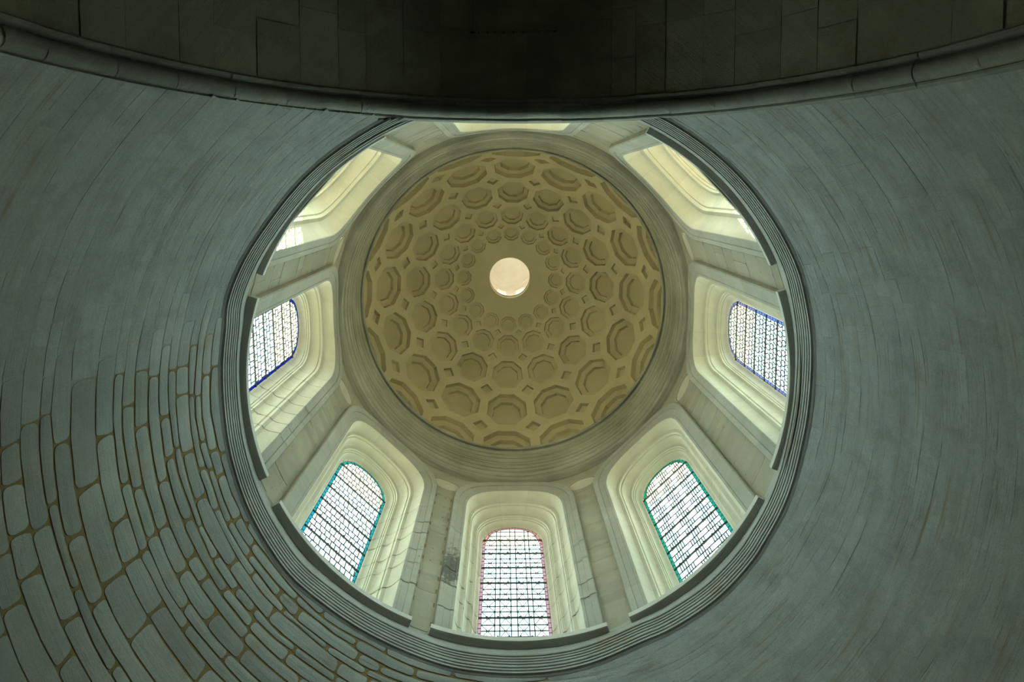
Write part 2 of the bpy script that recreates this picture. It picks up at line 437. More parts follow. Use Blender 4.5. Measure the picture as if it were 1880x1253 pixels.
while t < PI - 0.02:
    dt = rnd.uniform(0.11, 0.17); t2 = min(PI - 0.02, t + dt)
    if PI - 0.02 - t2 < 0.05: t2 = PI - 0.02
    n = len(prof); st = 5
    jit = rnd.uniform(-0.006, 0.006); jy = rnd.uniform(-0.005, 0.005)
    g = 0.0012
    v = []
    for i in range(st + 1):
        q = t + g + (t2 - t - 2 * g) * i / st
        for (y, R) in prof: v.append(arch_pt(y + jy + 0.003 * nz(q * 14, y * 9), R + jit + 0.006 * nz(q * 9, y * 5, 3), q))
    f = [(i * n + j, (i + 1) * n + j, (i + 1) * n + j + 1, i * n + j + 1) for i in range(st) for j in range(n - 1)]
    c = sum(v, Vector()) / len(v)
    ob_mesh('voussoir', [p - c for p in v], f, M_roll, roll, True, c, 35)
    t = t2

# soffit of the arch, with its stones
sb = MB()
ys = [-4.83, -6.5, -8.5, -11, -14]
v = []; ts = [PI * i / 64 for i in range(65)]
for y in ys:
    v += [Vector((ARCH_X + 4.745, y, -1.6))] + [arch_pt(y, 4.745, t) for t in ts] + [Vector((ARCH_X - 4.745, y, -1.6))]
n = 67
sb.add(v, [(i * n + j, i * n + j + 1, (i + 1) * n + j + 1, (i + 1) * n + j) for i in range(len(ys) - 1) for j in range(n - 1)])
v = [Vector((ARCH_X - 4.8, -14, -1.6)), Vector((ARCH_X + 4.8, -14, -1.6)), Vector((ARCH_X + 4.8, -14, 9.7)), Vector((ARCH_X - 4.8, -14, 9.7))]
sb.add(v, [(0, 1, 2, 3)])
soffit = sb.build('wall_arch', M_arch, None, True, 30)
tag(soffit, 'dark rough stone underside of the broad nave arch', 'arch', kind='structure')
t = 0.12
while t < PI - 0.12:
    t2 = t + rnd.uniform(0.085, 0.15)
    y = -4.865 - 0.0; row = 0
    while y > -8.3:
        L = rnd.uniform(0.55, 1.3)
        y2 = y - L
        cx, cy = proj(arch_pt((y + y2) / 2, 4.72, (t + t2) / 2)); ex, ey = proj(arch_pt(y, 4.72, (t + t2) / 2))
        if -150 < cx < 2030 and ey > -20:
            g = 0.004; pr = rnd.uniform(-0.010, 0.012)
            v = []
            for i in range(4):
                q = t + g / 4.7 + (t2 - t - 2 * g / 4.7) * i / 3
                for j in range(5):
                    yy = y - g + (y2 - y + 2 * g) * j / 4
                    e = 0.006 if (i in (0, 3) or j in (0, 4)) else 0
                    v.append(arch_pt(yy, 4.725 + pr + e + 0.010 * nz(q * 25, yy * 4, 9), q))
            f = [(i * 5 + j, i * 5 + j + 1, i * 5 + j + 6, i * 5 + j + 5) for i in range(3) for j in range(4)]
            rim = [0, 1, 2, 3, 4, 9, 14, 19, 18, 17, 16, 15, 10, 5]
            n0 = len(v)
            for q in rim:
                p = v[q]; dx = Vector((p.x - ARCH_X, 0, p.z - ARCH_Z)); v.append(p + dx.normalized() * 0.05)
            f += [(rim[i], rim[(i + 1) % 14], n0 + (i + 1) % 14, n0 + i) for i in range(14)]
            c = sum(v, Vector()) / len(v)
            ob_mesh('stone', [p - c for p in v], f, M_arch, soffit, True, c, 40)
        y = y2
    t = t2

# floor of the church below the camera
v = [Vector((-9, -15, -1.6)), Vector((9, -15, -1.6)), Vector((9, 8, -1.6)), Vector((-9, 8, -1.6))]
v += [p - Vector((0, 0, 0.2)) for p in v]
fl = ob_mesh('floor', v, [(0, 1, 2, 3), (7, 6, 5, 4), (0, 4, 5, 1), (1, 5, 6, 2), (2, 6, 7, 3), (3, 7, 4, 0)], M_floor)
tag(fl, 'stone slab floor of the church beneath the dome', 'floor', kind='structure')

# ------------------------------------------------------------------ lower cornice ring
RA = [(-125, 4.92), (-132.8, 4.96), (-140, 4.96), (-147.5, 4.97), (-154.3, 5.04), (-160, 5.07), (-172.5, 4.98), (-179.8, 4.96),
      (174.8, 4.96), (167.3, 4.98), (163.5, 5.0), (157.5, 5.03), (148.8, 5.04), (140.5, 5.07), (132.4, 5.03), (128.3, 5.0), (112.5, 5.0),
      (104.7, 5.03), (93.6, 5.02), (82.7, 5.02), (75.2, 5.01), (68.8, 4.95), (55.6, 4.99), (49.1, 5.03), (41.3, 5.02), (28, 4.99),
      (21.2, 4.95), (13, 4.9), (0, 4.9), (-7.5, 4.95), (-14.6, 4.99), (-23.4, 5.05), (-33.5, 5.05), (-46.8, 5.06), (-53.6, 5.05)]
RA = sorted((d % 360, r - 5.0) for d, r in RA)
def ring_wobble(deg):
    d = deg % 360; s = wt = 0
    for q, r in RA:
        e = (d - q + 180) % 360 - 180
        g = math.exp(-(e / 6.0) ** 2); s += g * r; wt += g
    return s / wt / 1.67 if wt > 1e-4 else 0.0
def lathe(prof, n=240, wob=None, arcs=None):
    v, f = [], []
    m_ = len(prof)
    for i in range(n):
        a = 2 * PI * i / n; d = wob(math.degrees(a)) if wob else 0.0
        for (r, z) in prof: v.append(Vector(((r + d) * math.cos(a), (r + d) * math.sin(a), z - 1.2 * d)))
    for i in range(n):
        i2 = (i + 1) % n
        for j in range(m_ - 1): f.append((i * m_ + j, i2 * m_ + j, i2 * m_ + j + 1, i * m_ + j + 1))
    return v, f
cp = [(5.10, 8.90), (5.02, 8.925), (4.995, 8.945), (4.96, 8.948), (4.955, 8.975), (4.965, 8.985), (4.94, 8.988), (4.936, 9.012), (4.948, 9.02), (4.922, 9.022), (4.915, 9.035),
      (4.918, 9.058), (4.925, 9.064), (4.902, 9.066), (4.896, 9.09), (4.908, 9.098), (4.884, 9.10), (4.878, 9.12), (4.888, 9.127), (4.866, 9.13), (4.858, 9.15), (4.866, 9.158), (4.842, 9.16), (4.835, 9.175),
      (4.835, 9.30), (4.85, 9.315), (5.05, 9.315)]
cornice_v, cornice_f = lathe(cp, 320, ring_wobble)
trim2 = ob_mesh('trim_2', clear_arch(cornice_v), cornice_f, M_cornice, None, True, None, 25)
tag(trim2, 'sooty moulded ring cornice at the foot of the drum', 'cornice', kind='structure')

# ------------------------------------------------------------------ windows of the drum
RF = 4.66
def superarch(w_, zsp, apex, s):
    """s in [0,1] along the outline: up the left jamb, over the arch, down the right jamb -> (t, z)"""
    z0 = 9.36
    if s < 0.36: return (-w_, z0 + (zsp - z0) * s / 0.36)
    if s > 0.64: return (w_, z0 + (zsp - z0) * (1 - s) / 0.36)
    q = PI * (0.64 - s) / 0.28
    c, sn = math.cos(q), math.sin(q); e = 2 / 2.25
    return (w_ * math.copysign(abs(c) ** e, c), zsp + (apex - zsp) * abs(sn) ** e)
def lerp3(A, B, t): return tuple(p + (q - p) * t for p, q in zip(A, B))
def stations(P):
    """('c', outline, radius) on the drum's cylinder, or ('d', inset, depth) across the splay"""
    O, A, R = P['OUT'], P['ARRIS'], P['RF']
    st = [('c', O, R + 0.22), ('c', O, R + 0.03), ('c', lerp3(O, A, 0.06), R + 0.004), ('c', lerp3(O, A, 0.40), R), ('c', lerp3(O, A, 0.42), R + 0.022),
          ('c', lerp3(O, A, 0.80), R + 0.022), ('c', lerp3(O, A, 0.84), R + 0.004), ('c', lerp3(O, A, 0.985), R + 0.004), ('d', 0.0, 0.015)]
    return st + [('d', u, d) for u, d in ((0.02, 0.12), (0.07, 0.235), (0.16, 0.315), (0.30, 0.345), (0.305, 0.41), (0.355, 0.425), (0.37, 0.50), (0.42, 0.595), (0.51, 0.655),
                                (0.635, 0.675), (0.64, 0.72), (0.685, 0.73), (0.69, 0.775), (0.735, 0.785), (0.745, 0.83), (0.85, 0.935), (0.985, 1.0), (0.985, 1.05))]
def win_pt(k, t, z, r=None, d=None, goff=0.0):
    a = math.radians(BAY[k]); n = Vector((math.cos(a), math.sin(a), 0)); tg = Vector((math.sin(a), -math.cos(a), 0))
    if d is None:
        q = t / BAYP[k]['RF']; p = n * (r * math.cos(q)) + tg * (r * math.sin(q))
    else:
        R = BAYP[k]['RF']
        q = t / R; p1 = n * (R * math.cos(q)) + tg * (R * math.sin(q)); p2 = n * BAYP[k]['G'] + tg * (t + goff)
        p = p1.lerp(p2, d)
    return Vector((p.x, p.y, z))
def station_pt(k, st, s, back=0.0):
    if st[0] == 'c':
        t, z = superarch(*st[1], s); return win_pt(k, t, z, r=st[2] + back)
    out = lerp3(BAYP[k]['ARRIS'], BAYP[k]['GL'], st[1]); t, z = superarch(*out, s)
    p = win_pt(k, t, z, d=st[2], goff=GOFF[k])
    if back:
        q = win_pt(k, t * (1 + back * 0.9 / out[0]), z + (back if 0.36 < s < 0.64 else 0.0), d=st[2] + back, goff=GOFF[k]); return q
    return p
SVALS = [0.36 * i / 14 for i in range(14)] + [0.36 + 0.28 * i / 32 for i in range(33)] + [0.64 + 0.36 * i / 14 for i in range(1, 15)]
WLAB = ['tall round-topped window with rose glass border, at the bottom of the picture',
        'tall window with turquoise glass border, next to the rose-bordered one on the joint-lined side',
        'window with deep blue glass border beside the open-jointed vault stones',
        'window hidden by its own sill, between the deep blue window and the dark arch',
        'window whose foot is hidden behind the crown of the dark nave arch',
        'window with a sunlit patch on its jamb, near the dark arch',
        'window with violet-blue glass border above the limewashed side of the vault',
        'tall window with emerald green glass border, next to the rose-bordered one']
# visible joints: (gap in metres, on which side)
JOINT = {0: (0.009, 0.010), 1: (0.010, 0.002), 2: (0.009, 0.002), 7: (0.004, 0.002)}
windows = []
for k in range(8):
    ST = stations(BAYP[k]); GL = BAYP[k]['GL']; GLASS_R = BAYP[k]['G']
    # core behind the stones keeps the daylight out of the joints
    n = len(ST); v = []
    for s in SVALS:
        for st in ST: v.append(station_pt(k, st, s, 0.012))
    f = [(i * n + j, i * n + j + 1, (i + 1) * n + j + 1, (i + 1) * n + j) for i in range(len(SVALS) - 1) for j in range(n - 1)]
    win = ob_mesh('window_%d' % (k + 1), clear_arch(v), f, M_pier, None, True, None, 30)
    tag(win, WLAB[k], 'window', kind='structure'); windows.append(win)
    gl, gr_ = JOINT.get(k, (0.0015, 0.0015))
    # stones of the surround
    cuts = [0.0]; hl = []
    s = 0.0
    while True:
        s += rnd.uniform(0.030, 0.062)
        if s > 0.335: break
        cuts.append(s)
    cuts += [0.35, 0.42, 0.475, 0.525, 0.58, 0.65]
    s = 0.65; rr = []
    while True:
        s += rnd.uniform(0.030, 0.062)
        if s > 0.975: break
        cuts.append(s)
    cuts.append(1.0)
    for s0, s1 in zip(cuts[:-1], cuts[1:]):
        g = (gl if (s0 + s1) / 2 > 0.5 else gr_)       # t grows towards the clockwise side
        if 0.34 < (s0 + s1) / 2 < 0.66: g = 0.0012
        gs = g / 10.4
        ns = 3 if (s1 < 0.36 or s0 > 0.64) else 8
        v = []
        dj = rnd.uniform(-0.002, 0.002) * (1 if g > 0.003 else 0.2)
        for i in range(ns + 1):
            q = s0 + gs + (s1 - s0 - 2 * gs) * i / ns
            for st in ST:
                p = station_pt(k, st, max(0, min(1, q)))
                v.append(p + Vector((p.x, p.y, 0)).normalized() * dj)
        f = [(i * n + j, i * n + j + 1, (i + 1) * n + j + 1, (i + 1) * n + j) for i in range(ns) for j in range(n - 1)]
        v = clear_arch(v); c = sum(v, Vector()) / len(v)
        so = ob_mesh('surround_stone', [p - c for p in v], f, M_frame, win, True, c, 28)
        so.data.materials.append(M_frame_shaded)
        so.data.polygons.foreach_set('material_index', [1 if (j % (n - 1)) < 8 else 0 for j in range(len(f))])
    # projecting sill slab, curved with the drum, and the sill board inside the opening
    v, f = [], []
    half = math.radians(19.4); ac = math.radians(BAY[k]); na_ = 26
    ri = 4.70 if BAYP[k] is FAR else 4.75
    pr = [(4.90, 9.275), (ri + 0.03, 9.275), (ri + 0.004, 9.285), (ri, 9.355), (ri + 0.01, 9.375), (4.95, 9.385)]
    for i in range(na_ + 1):
        a = ac - half + 2 * half * i / na_
        wv = 0.004 * nz(a * 9, k)
        for (r, z) in pr: v.append(cyl(r + wv, a, z + wv))
    m_ = len(pr)
    f = [(i * m_ + j, (i + 1) * m_ + j, (i + 1) * m_ + j + 1, i * m_ + j + 1) for i in range(na_) for j in range(m_ - 1)]
    f.append(tuple(range(m_))); f.append(tuple(reversed(range(na_ * m_, na_ * m_ + m_))))
    ob_mesh('sill', clear_arch(v), f, M_sill, win, True, None, 30)
    tg = Vector((math.sin(ac), -math.cos(ac), 0)); nn = Vector((math.cos(ac), math.sin(ac), 0))
    v = [nn * 4.72 + tg * -1.3, nn * 4.72 + tg * 1.3, nn * (GLASS_R + 0.13) + tg * 0.95, nn * (GLASS_R + 0.13) + tg * -0.95]
    v = [p + Vector((0, 0, 9.372 + (0.05 if i > 1 else 0) + (0.27 if k == 4 else 0))) for i, p in enumerate(v)] + [p + Vector((0, 0, 9.30 + (0.30 if k == 4 else 0))) for p in v]
    ob_mesh('sill_board', v, [(0, 1, 2, 3), (7, 6, 5, 4), (0, 4, 5, 1), (1, 5, 6, 2), (2, 6, 7, 3), (3, 7, 4, 0)], M_frame, win)

    # ---------------- glazing
    bars = [BAYP[k]['bar'] - BAYP[k]['step'] * i for i in range(8)]
    bars = [z for z in bars if z > 9.6]; nb = len(bars)
    fields = [(bars[0], GL[2])] + [(bars[i + 1], bars[i]) for i in range(nb - 1)] + [(9.42, bars[-1])]
    goff = GOFF[k]
    def gp(t, z, dr=0.0):
        a = math.radians(BAY[k]); n_ = Vector((math.cos(a), math.sin(a), 0)); tgv = Vector((math.sin(a), -math.cos(a), 0))
        p = n_ * (GLASS_R - 0.02 + dr) + tgv * (t + goff); return Vector((p.x, p.y, z))
    W_ = GL[0] + 0.01
    def top_at(t, inset=0.0):
        w2 = W_ - inset; ap = GL[2] + 0.01 - inset
        x = min(1.0, abs(t) / w2)
        return GL[1] + (ap - GL[1]) * (max(0.0, 1 - x ** 2.25)) ** (1 / 2.25)
    def prism(poly, th=0.007, dr=0.0):
        a = [gp(t, z, dr) for t, z in poly]; b_ = [gp(t, z, dr + th) for t, z in poly]
        m2 = len(poly)
        return a + b_, [tuple(range(m2)), tuple(reversed(range(m2, 2 * m2)))] + [(i, i + m2, (i + 1) % m2 + m2, (i + 1) % m2) for i in range(m2)]
    holder = bpy.data.objects.new('glazing', None); COL.objects.link(holder); holder.parent = win
    bw = 0.07
    inner = W_ - bw
    if k == 0: colx = [-inner, -0.40, -0.30, -0.065, 0.065, 0.30, 0.40, inner]
    elif k in (1, 2): colx = [-inner + 2 * inner * i / 5 for i in range(6)]
    else: colx = [-inner + 2 * inner * i / 4 for i in range(5)]
    for fi, (zl, zh) in enumerate(fields):
        for x0, x1 in zip(colx[:-1], colx[1:]):
            if fi == 0:
                pts = [(x0, zl), (x1, zl)]
                pts += [(x1 + (x0 - x1) * i / 4, max(zl + 0.004, top_at(x1 + (x0 - x1) * i / 4, bw))) for i in range(5)]
            else: pts = [(x0, zl), (x1, zl), (x1, zh), (x0, zh)]
            v, f = prism(pts); c = sum(v, Vector()) / len(v)
            ob_mesh('pane', [p - c for p in v], f, CLEAR[rnd.choice((0, 0, 0, 1, 2, 3))] if k != 6 else CLEAR[rnd.choice((0, 2, 3))], holder, loc=c)
        if fi > 0 or True:
            for sg in (-1, 1):
                zt = zh if fi > 0 else top_at(W_ - bw)
                zt = min(zt, max(zl + 0.02, zt))
                pts = [(sg * inner, zl), (sg * W_, zl), (sg * W_, zt if fi > 0 else GL[1] + 0.11), (sg * inner, zt)]
                if sg < 0: pts = pts[::-1]
                v, f = prism(pts); c = sum(v, Vector()) / len(v)
                ob_mesh('border_pane', [p - c for p in v], f, BORDER[k], holder, loc=c)
    for i in range(8):                                             # border round the arch
        ta, tb = -inner + 2 * inner * i / 8, -inner + 2 * inner * (i + 1) / 8
        pts = [(ta, top_at(ta, bw) if i else bars[0]), (tb, top_at(tb, bw) if i < 7 else bars[0]), (tb, top_at(tb)), ((ta + tb) / 2, top_at((ta + tb) / 2)), (ta, top_at(ta))]
        v, f = prism(pts); c = sum(v, Vector()) / len(v)
        ob_mesh('border_pane', [p - c for p in v], f, BORDER[k], holder, loc=c)
    # leads
    ld = MB()
    a = math.radians(BAY[k]); NN = Vector((math.cos(a), math.sin(a), 0)); TT = Vector((math.sin(a), -math.cos(a), 0)); ZZ = Vector((0, 0, 1))
    LW = 0.0108
    def lead(t0, z0, t1, z1, wdt=LW):
        d = Vector((t1 - t0, z1 - z0)); L = d.length
        if L < 1e-4: return
        d /= L
        ex = TT * d.x + ZZ * d.y; ey = TT * -d.y + ZZ * d.x
        ld.box(gp((t0 + t1) / 2, (z0 + z1) / 2, -0.004), ex * (L / 2), ey * wdt, NN * 0.004)
    def knot(t, z, r=0.010): ld.box(gp(t, z, -0.006), TT * r, ZZ * r, NN * 0.006)
    for sg in (-1, 1):
        lead(sg * inner, 9.42, sg * inner, top_at(inner) - 0.1, 0.005); lead(sg * (W_ - 0.004), 9.42, sg * (W_ - 0.004), GL[1] + 0.05, 0.003)
        for fi, (zl, zh) in enumerate(fields[1:]):
            for q in (0.25, 0.5, 0.75): lead(sg * inner, zl + (zh - zl) * q, sg * W_, zl + (zh - zl) * q, 0.004)
    for i in range(16):
        ta, tb = -inner + 2 * inner * i / 16, -inner + 2 * inner * (i + 1) / 16
        lead(ta, top_at(ta, bw), tb, top_at(tb, bw), 0.006)
        lead(ta, top_at(ta, bw), ta * 1.05, top_at(ta) - 0.004, 0.0035)
    def hline(z, wdt=LW):
        x = inner
        if z > GL[1]:
            while x > 0.05 and top_at(x, bw) < z: x -= 0.02
        lead(-x, z, x, z, wdt); return x
    for fi, (zl, zh) in enumerate(fields):
        rows = [zl, zl + (zh - zl) * 0.36, zl + (zh - zl) * 0.66, zh]
        if fi == 0: rows = [zl, zl + 0.19, zl + 0.36, zh]
        for z in rows[1:3]: hline(z)
        for ri in range(3):
            za, zb_ = rows[ri], rows[ri + 1]
            if k == 0:
                for x in colx[1:-1]:
                    zt = min(zb_, top_at(x, bw))
                    if zt > za: lead(x, za, x, zt); knot(x, za, 0.014)
                for x0, x1 in ((colx[0], colx[1]), (colx[2], colx[3]), (colx[4], colx[5]), (colx[6], colx[7])):
                    xm = (x0 + x1) / 2
                    if fi == 0 and ri > 0: continue
                    up = (ri + fi) % 2
                    lead(x0, zb_ if up else za, xm, za if up else zb_, 0.006); lead(xm, za if up else zb_, x1, zb_ if up else za, 0.006)
                    knot(xm - 0.03, za, 0.012); knot(xm + 0.03, za, 0.012)
            elif k == 7:
                ncl = 3
                for q in range(ncl):
                    xc = -inner + 2 * inner * (q + 0.5 + 0.25 * ((ri + fi) % 2) - 0.12) / ncl
                    for e in (-0.09, -0.03, 0.03, 0.09):
                        x = xc + e
                        if abs(x) < inner and min(zb_, top_at(x, bw)) > za: lead(x, za, x, min(zb_, top_at(x, bw))); knot(x, za, 0.015)
            elif k == 6:
                nq = 13
                for q in range(nq):
                    x = -inner + 2 * inner * (q + 0.5 + 0.5 * (ri % 2)) / nq
                    if abs(x) < inner and min(zb_, top_at(x, bw)) > za + 0.02:
                        zt = min(zb_, top_at(x, bw)); d = 0.018 * (1 if q % 2 else -1)
                        lead(x - d, za, x + d, (za + zt) / 2); lead(x + d, (za + zt) / 2, x - d, zt); knot(x - d, za, 0.018)
            else:
                nq = 10 if k == 1 else 9
                for q in range(nq + 1):
                    x = -inner + 2 * inner * (q + (0.5 if (ri + fi) % 2 else 0.0) + rnd.uniform(-0.12, 0.12)) / nq
                    if abs(x) < inner and min(zb_, top_at(x, bw)) > za: lead(x, za, x + rnd.uniform(-0.02, 0.02), min(zb_, top_at(x, bw))); knot(x, za, 0.015)
    tag(ld.build('lead_lattice', M_lead, holder), kind='stuff')
    for z in bars:
        bb_ = MB(); x = W_
        bb_.box(gp(0, z, -0.022), TT * (W_ - 0.006), ZZ * 0.014, NN * 0.012)
        for q in range(6):
            t = -inner + 2 * inner * (q + 0.5) / 6; bb_.box(gp(t, z + 0.004, -0.024), TT * 0.018, ZZ * 0.026, NN * 0.014)
        bb_.build('saddle_bar', M_iron, holder)

# ------------------------------------------------------------------ drum wall with its piers, medallions
def rw(a):
    """inner radius of the wall between the windows: a little farther out on the arch's side"""
    d = math.degrees(a) % 360
    return 4.86 + 0.08 * sm(198, 210, d) * (1 - sm(328, 340, d))
wb = MB()
MID = [(BAY[i] + (BAY[i + 1] if i < 7 else BAY[0] + 360)) / 2 for i in range(8)]
MA, MBH, MZ = math.radians(4.75), 0.205, 14.10
med_poly = [(MA * math.cos(2 * PI * i / 28), MZ + MBH * math.sin(2 * PI * i / 28)) for i in range(28)]
for i in range(8):
    aL, aR = math.radians(BAY[i]), math.radians(BAY[i + 1] if i < 7 else BAY[0] + 360)
    am = math.radians(MID[i])
    z0, z1 = 9.16, 14.66
    pts = []
    # left boundary: the right half of window i in growing angle, right boundary: the other half of window i+1
    B0, B1 = BAYP[i], BAYP[(i + 1) % 8]
    O0, O1 = lerp3(B0['OUT'], B0['ARRIS'], 0.25), lerp3(B1['OUT'], B1['ARRIS'], 0.25)
    L1 = [(aL - superarch(*O0, s)[0] / B0['RF'], superarch(*O0, s)[1]) for s in [x / 40 for x in range(0, 21)]]
    L2 = [(aR - superarch(*O1, s)[0] / B1['RF'], superarch(*O1, s)[1]) for s in [x / 40 for x in range(40, 19, -1)]]
    NA = 16
    poly = [(aL + (aR - aL) * (NA - x) / NA, z0) for x in range(NA)] + [(aL, z0)] + [(aL + (L1[0][0] - aL) * x / 6, 9.37) for x in range(6)] + L1 + [(aL + (aR - aL) * x / NA, z1) for x in range(NA + 1)] + list(reversed(L2)) + [(L2[0][0] + (aR - L2[0][0]) * (x + 1) / 6, 9.37) for x in range(6)]
    # the half outline runs from the sill up to the crown
    P2, E = [], []
    def addpoly(pl):
        n0 = len(P2); P2.extend(Vector(p) for p in pl)
        E.extend((n0 + j, n0 + (j + 1) % len(pl)) for j in range(len(pl)))
    addpoly(poly)
    mp = [(am + x, z) for x, z in med_poly]; addpoly(mp)
    for gx in range(1, 24):
        for gz in range(0, 14):
            if gz == 0:
                P2.append(Vector((aL + (aR - aL) * gx / 24, 9.32))); continue
            P2.append(Vector((aL + (aR - aL) * gx / 24, z0 + (z1 - z0) * gz / 14)))
    vo, eo, fo, *_ = delaunay_2d_cdt(P2, E, [], 0, 1e-6)
    def inside(p, pl):
        c = False; j = len(pl) - 1
        for q in range(len(pl)):
            if (pl[q][1] > p[1]) != (pl[j][1] > p[1]) and p[0] < (pl[j][0] - pl[q][0]) * (p[1] - pl[q][1]) / (pl[j][1] - pl[q][1]) + pl[q][0]: c = not c
            j = q
        return c
    keep = []
    for t3 in fo:
        cx = sum((vo[j][0] for j in t3)) / 3; cz = sum((vo[j][1] for j in t3)) / 3
        if inside((cx, cz), poly) and not inside((cx, cz), mp): keep.append(tuple(t3))
    wb.add(clear_arch([cyl(4.865 + ring_wobble(math.degrees(p[0])) if p[1] < 9.25 else rw(p[0]), p[0], p[1]) for p in vo]), keep)
drum = wb.build('wall_drum', M_pier, None, True, 60)
tag(drum, 'round drum wall with stone piers between the eight windows', 'wall', kind='structure')
for i in range(8):
    am = math.radians(MID[i])
    v = []; n = 28; RW = rw(am)
    for (rr, sc) in ((RW - 0.004, 1.05), (RW - 0.006, 1.0), (RW + 0.06, 0.985), (RW + 0.06, 0.955), (RW + 0.012, 0.93)):
        v += [cyl(rr, am + x * sc, MZ + (z - MZ) * sc) for x, z in med_poly]
    f = [(r_ * n + j, r_ * n + (j + 1) % n, (r_ + 1) * n + (j + 1) % n, (r_ + 1) * n + j) for r_ in range(4) for j in range(n)]
    v.append(cyl(RW + 0.004, am, MZ)); f += [(4 * n + j, 4 * n + (j + 1) % n, 5 * n) for j in range(n)]
    ob_mesh('medallion', v, f, M_frame, drum, True, None, 30)
    # pier stones
    if i == 0:
        b0 = math.radians(BAY[0]) + 1.56 / 4.72; b1 = math.radians(BAY[1]) - 1.56 / 4.72
        v = [cyl(rw(am) + dr, b0 + (b1 - b0) * x / 4, z) for z in (9.36, 13.80) for x in range(5) for dr in (-0.001, 0.02)]
        f = [(x * 2, x * 2 + 2, x * 2 + 12, x * 2 + 10) for x in range(4)] + [(x * 2 + 1, x * 2 + 11, x * 2 + 13, x * 2 + 3) for x in range(4)]
        ob_mesh('mortar_bed', v, f, M_mortar, drum)
    z = 9.33; g = 0.016 if i == 0 else 0.008 if i == 1 else 0.0012
    lo = math.radians(BAY[i]) + 1.575 / 4.72; hi = math.radians(BAY[(i + 1)] if i < 7 else BAY[0] + 360) - 1.575 / 4.72
    while z < 13.72:
        h = rnd.uniform(0.26, 0.62); z2 = min(13.78, z + h)
        if 13.78 - z2 < 0.2: z2 = 13.78
        parts_ = [(lo, hi)] if rnd.random() < 0.72 else [(lo, lo + (hi - lo) * rnd.uniform(0.3, 0.6))]
        if len(parts_) == 1 and parts_[0][1] != hi: parts_.append((parts_[0][1], hi))
        for p0, p1 in parts_:
            if p1 - p0 < 0.012: continue
            rag = 0.012 * (1 if i in (0, 1) else 0.2)
            q0, q1 = p0 + (g + rag * rnd.random()) / RW, p1 - (g + rag * rnd.random()) / RW
            pr = rnd.uniform(0.004, 0.012)
            us = [q0, q0 + (q1 - q0) * 0.15, (q0 + q1) / 2, q0 + (q1 - q0) * 0.85, q1]
            v = []
            for iu, u in enumerate(us):
                rr = 0.018 if iu in (0, 4) else 0
                for zz in (z + g / 2 + rr, (z + z2) / 2, z2 - g / 2 - rr): v.append(cyl(rw(u) - pr + 0.003 * nz(u * 20, zz * 4), u, zz))
            f = [(a_ * 3 + b_, a_ * 3 + b_ + 1, a_ * 3 + b_ + 4, a_ * 3 + b_ + 3) for a_ in range(4) for b_ in range(2)]
            rim = [0, 3, 6, 9, 12, 13, 14, 11, 8, 5, 2, 1]; n0 = len(v)
            v += [p * 1.0 + Vector((p.x, p.y, 0)).normalized() * 0.03 for p in [v[q] for q in rim]]
            f += [(rim[q], n0 + q, n0 + (q + 1) % 12, rim[(q + 1) % 12]) for q in range(12)]
            v = clear_arch(v); c = sum(v, Vector()) / len(v)
            ob_mesh('stone', [p - c for p in v], f, M_pier, drum, True, c, 40)
        z = z2

# ------------------------------------------------------------------ entablature under the dome
ep = [(5.12, 14.60), (4.84, 14.60), (4.72, 14.615), (4.665, 14.63), (4.64, 14.655), (4.64, 14.69), (4.60, 14.695), (4.615, 14.72), (4.60, 14.76), (4.60, 14.86), (4.575, 14.865),
      (4.59, 14.89), (4.58, 14.94), (4.58, 15.02), (4.555, 15.025), (4.57, 15.05), (4.56, 15.09), (4.56, 15.16), (4.525, 15.165), (4.545, 15.20), (4.545, 15.30), (4.525, 15.305), (4.54, 15.33),
      (4.535, 15.50), (4.515, 15.505), (4.53, 15.53), (4.525, 15.70), (4.51, 15.705), (4.52, 15.73), (4.515, 15.86), (4.50, 15.88), (4.55, 15.93), (4.55, 15.965), (4.50, 15.97),
      (4.485, 15.945), (4.45, 15.935), (4.42, 15.95), (4.412, 15.975), (4.42, 16.0), (4.47, 16.03)]
RB = [(-178.8, 4.21), (-171.8, 4.25), (-155.8, 4.29), (-137.4, 4.38), (-118, 4.41), (-92.7, 4.34), (-62.8, 4.38), (-46, 4.40), (-29, 4.42), (-14.7, 4.37), (-1.8, 4.335),
      (15, 4.30), (32.8, 4.32), (54.3, 4.41), (73.7, 4.40), (91.2, 4.40), (109, 4.33), (128, 4.29), (147, 4.21), (166, 4.15)]
RB = [(d % 360, r - 4.33) for d, r in RB]
def lip_wobble(deg):
    d = deg % 360; s = wt = 0
    for q, r in RB:
        e = (d - q + 180) % 360 - 180
        g = math.exp(-(e / 14.0) ** 2); s += g * r; wt += g
    return 0.5 * s / wt
v, f = lathe(ep, 200)
v = [Vector((p.x * (1 + 0.35 * lip_wobble(math.degrees(math.atan2(p.y, p.x))) / 4.4), p.y * (1 + 0.35 * lip_wobble(math.degrees(math.atan2(p.y, p.x))) / 4.4), p.z)) for p in v]
trim3 = ob_mesh('trim_3', v, f, M_entab, None, True, None, 25)
tag(trim3, 'streaked moulded stone ring carrying the coffered dome', 'cornice', kind='structure')

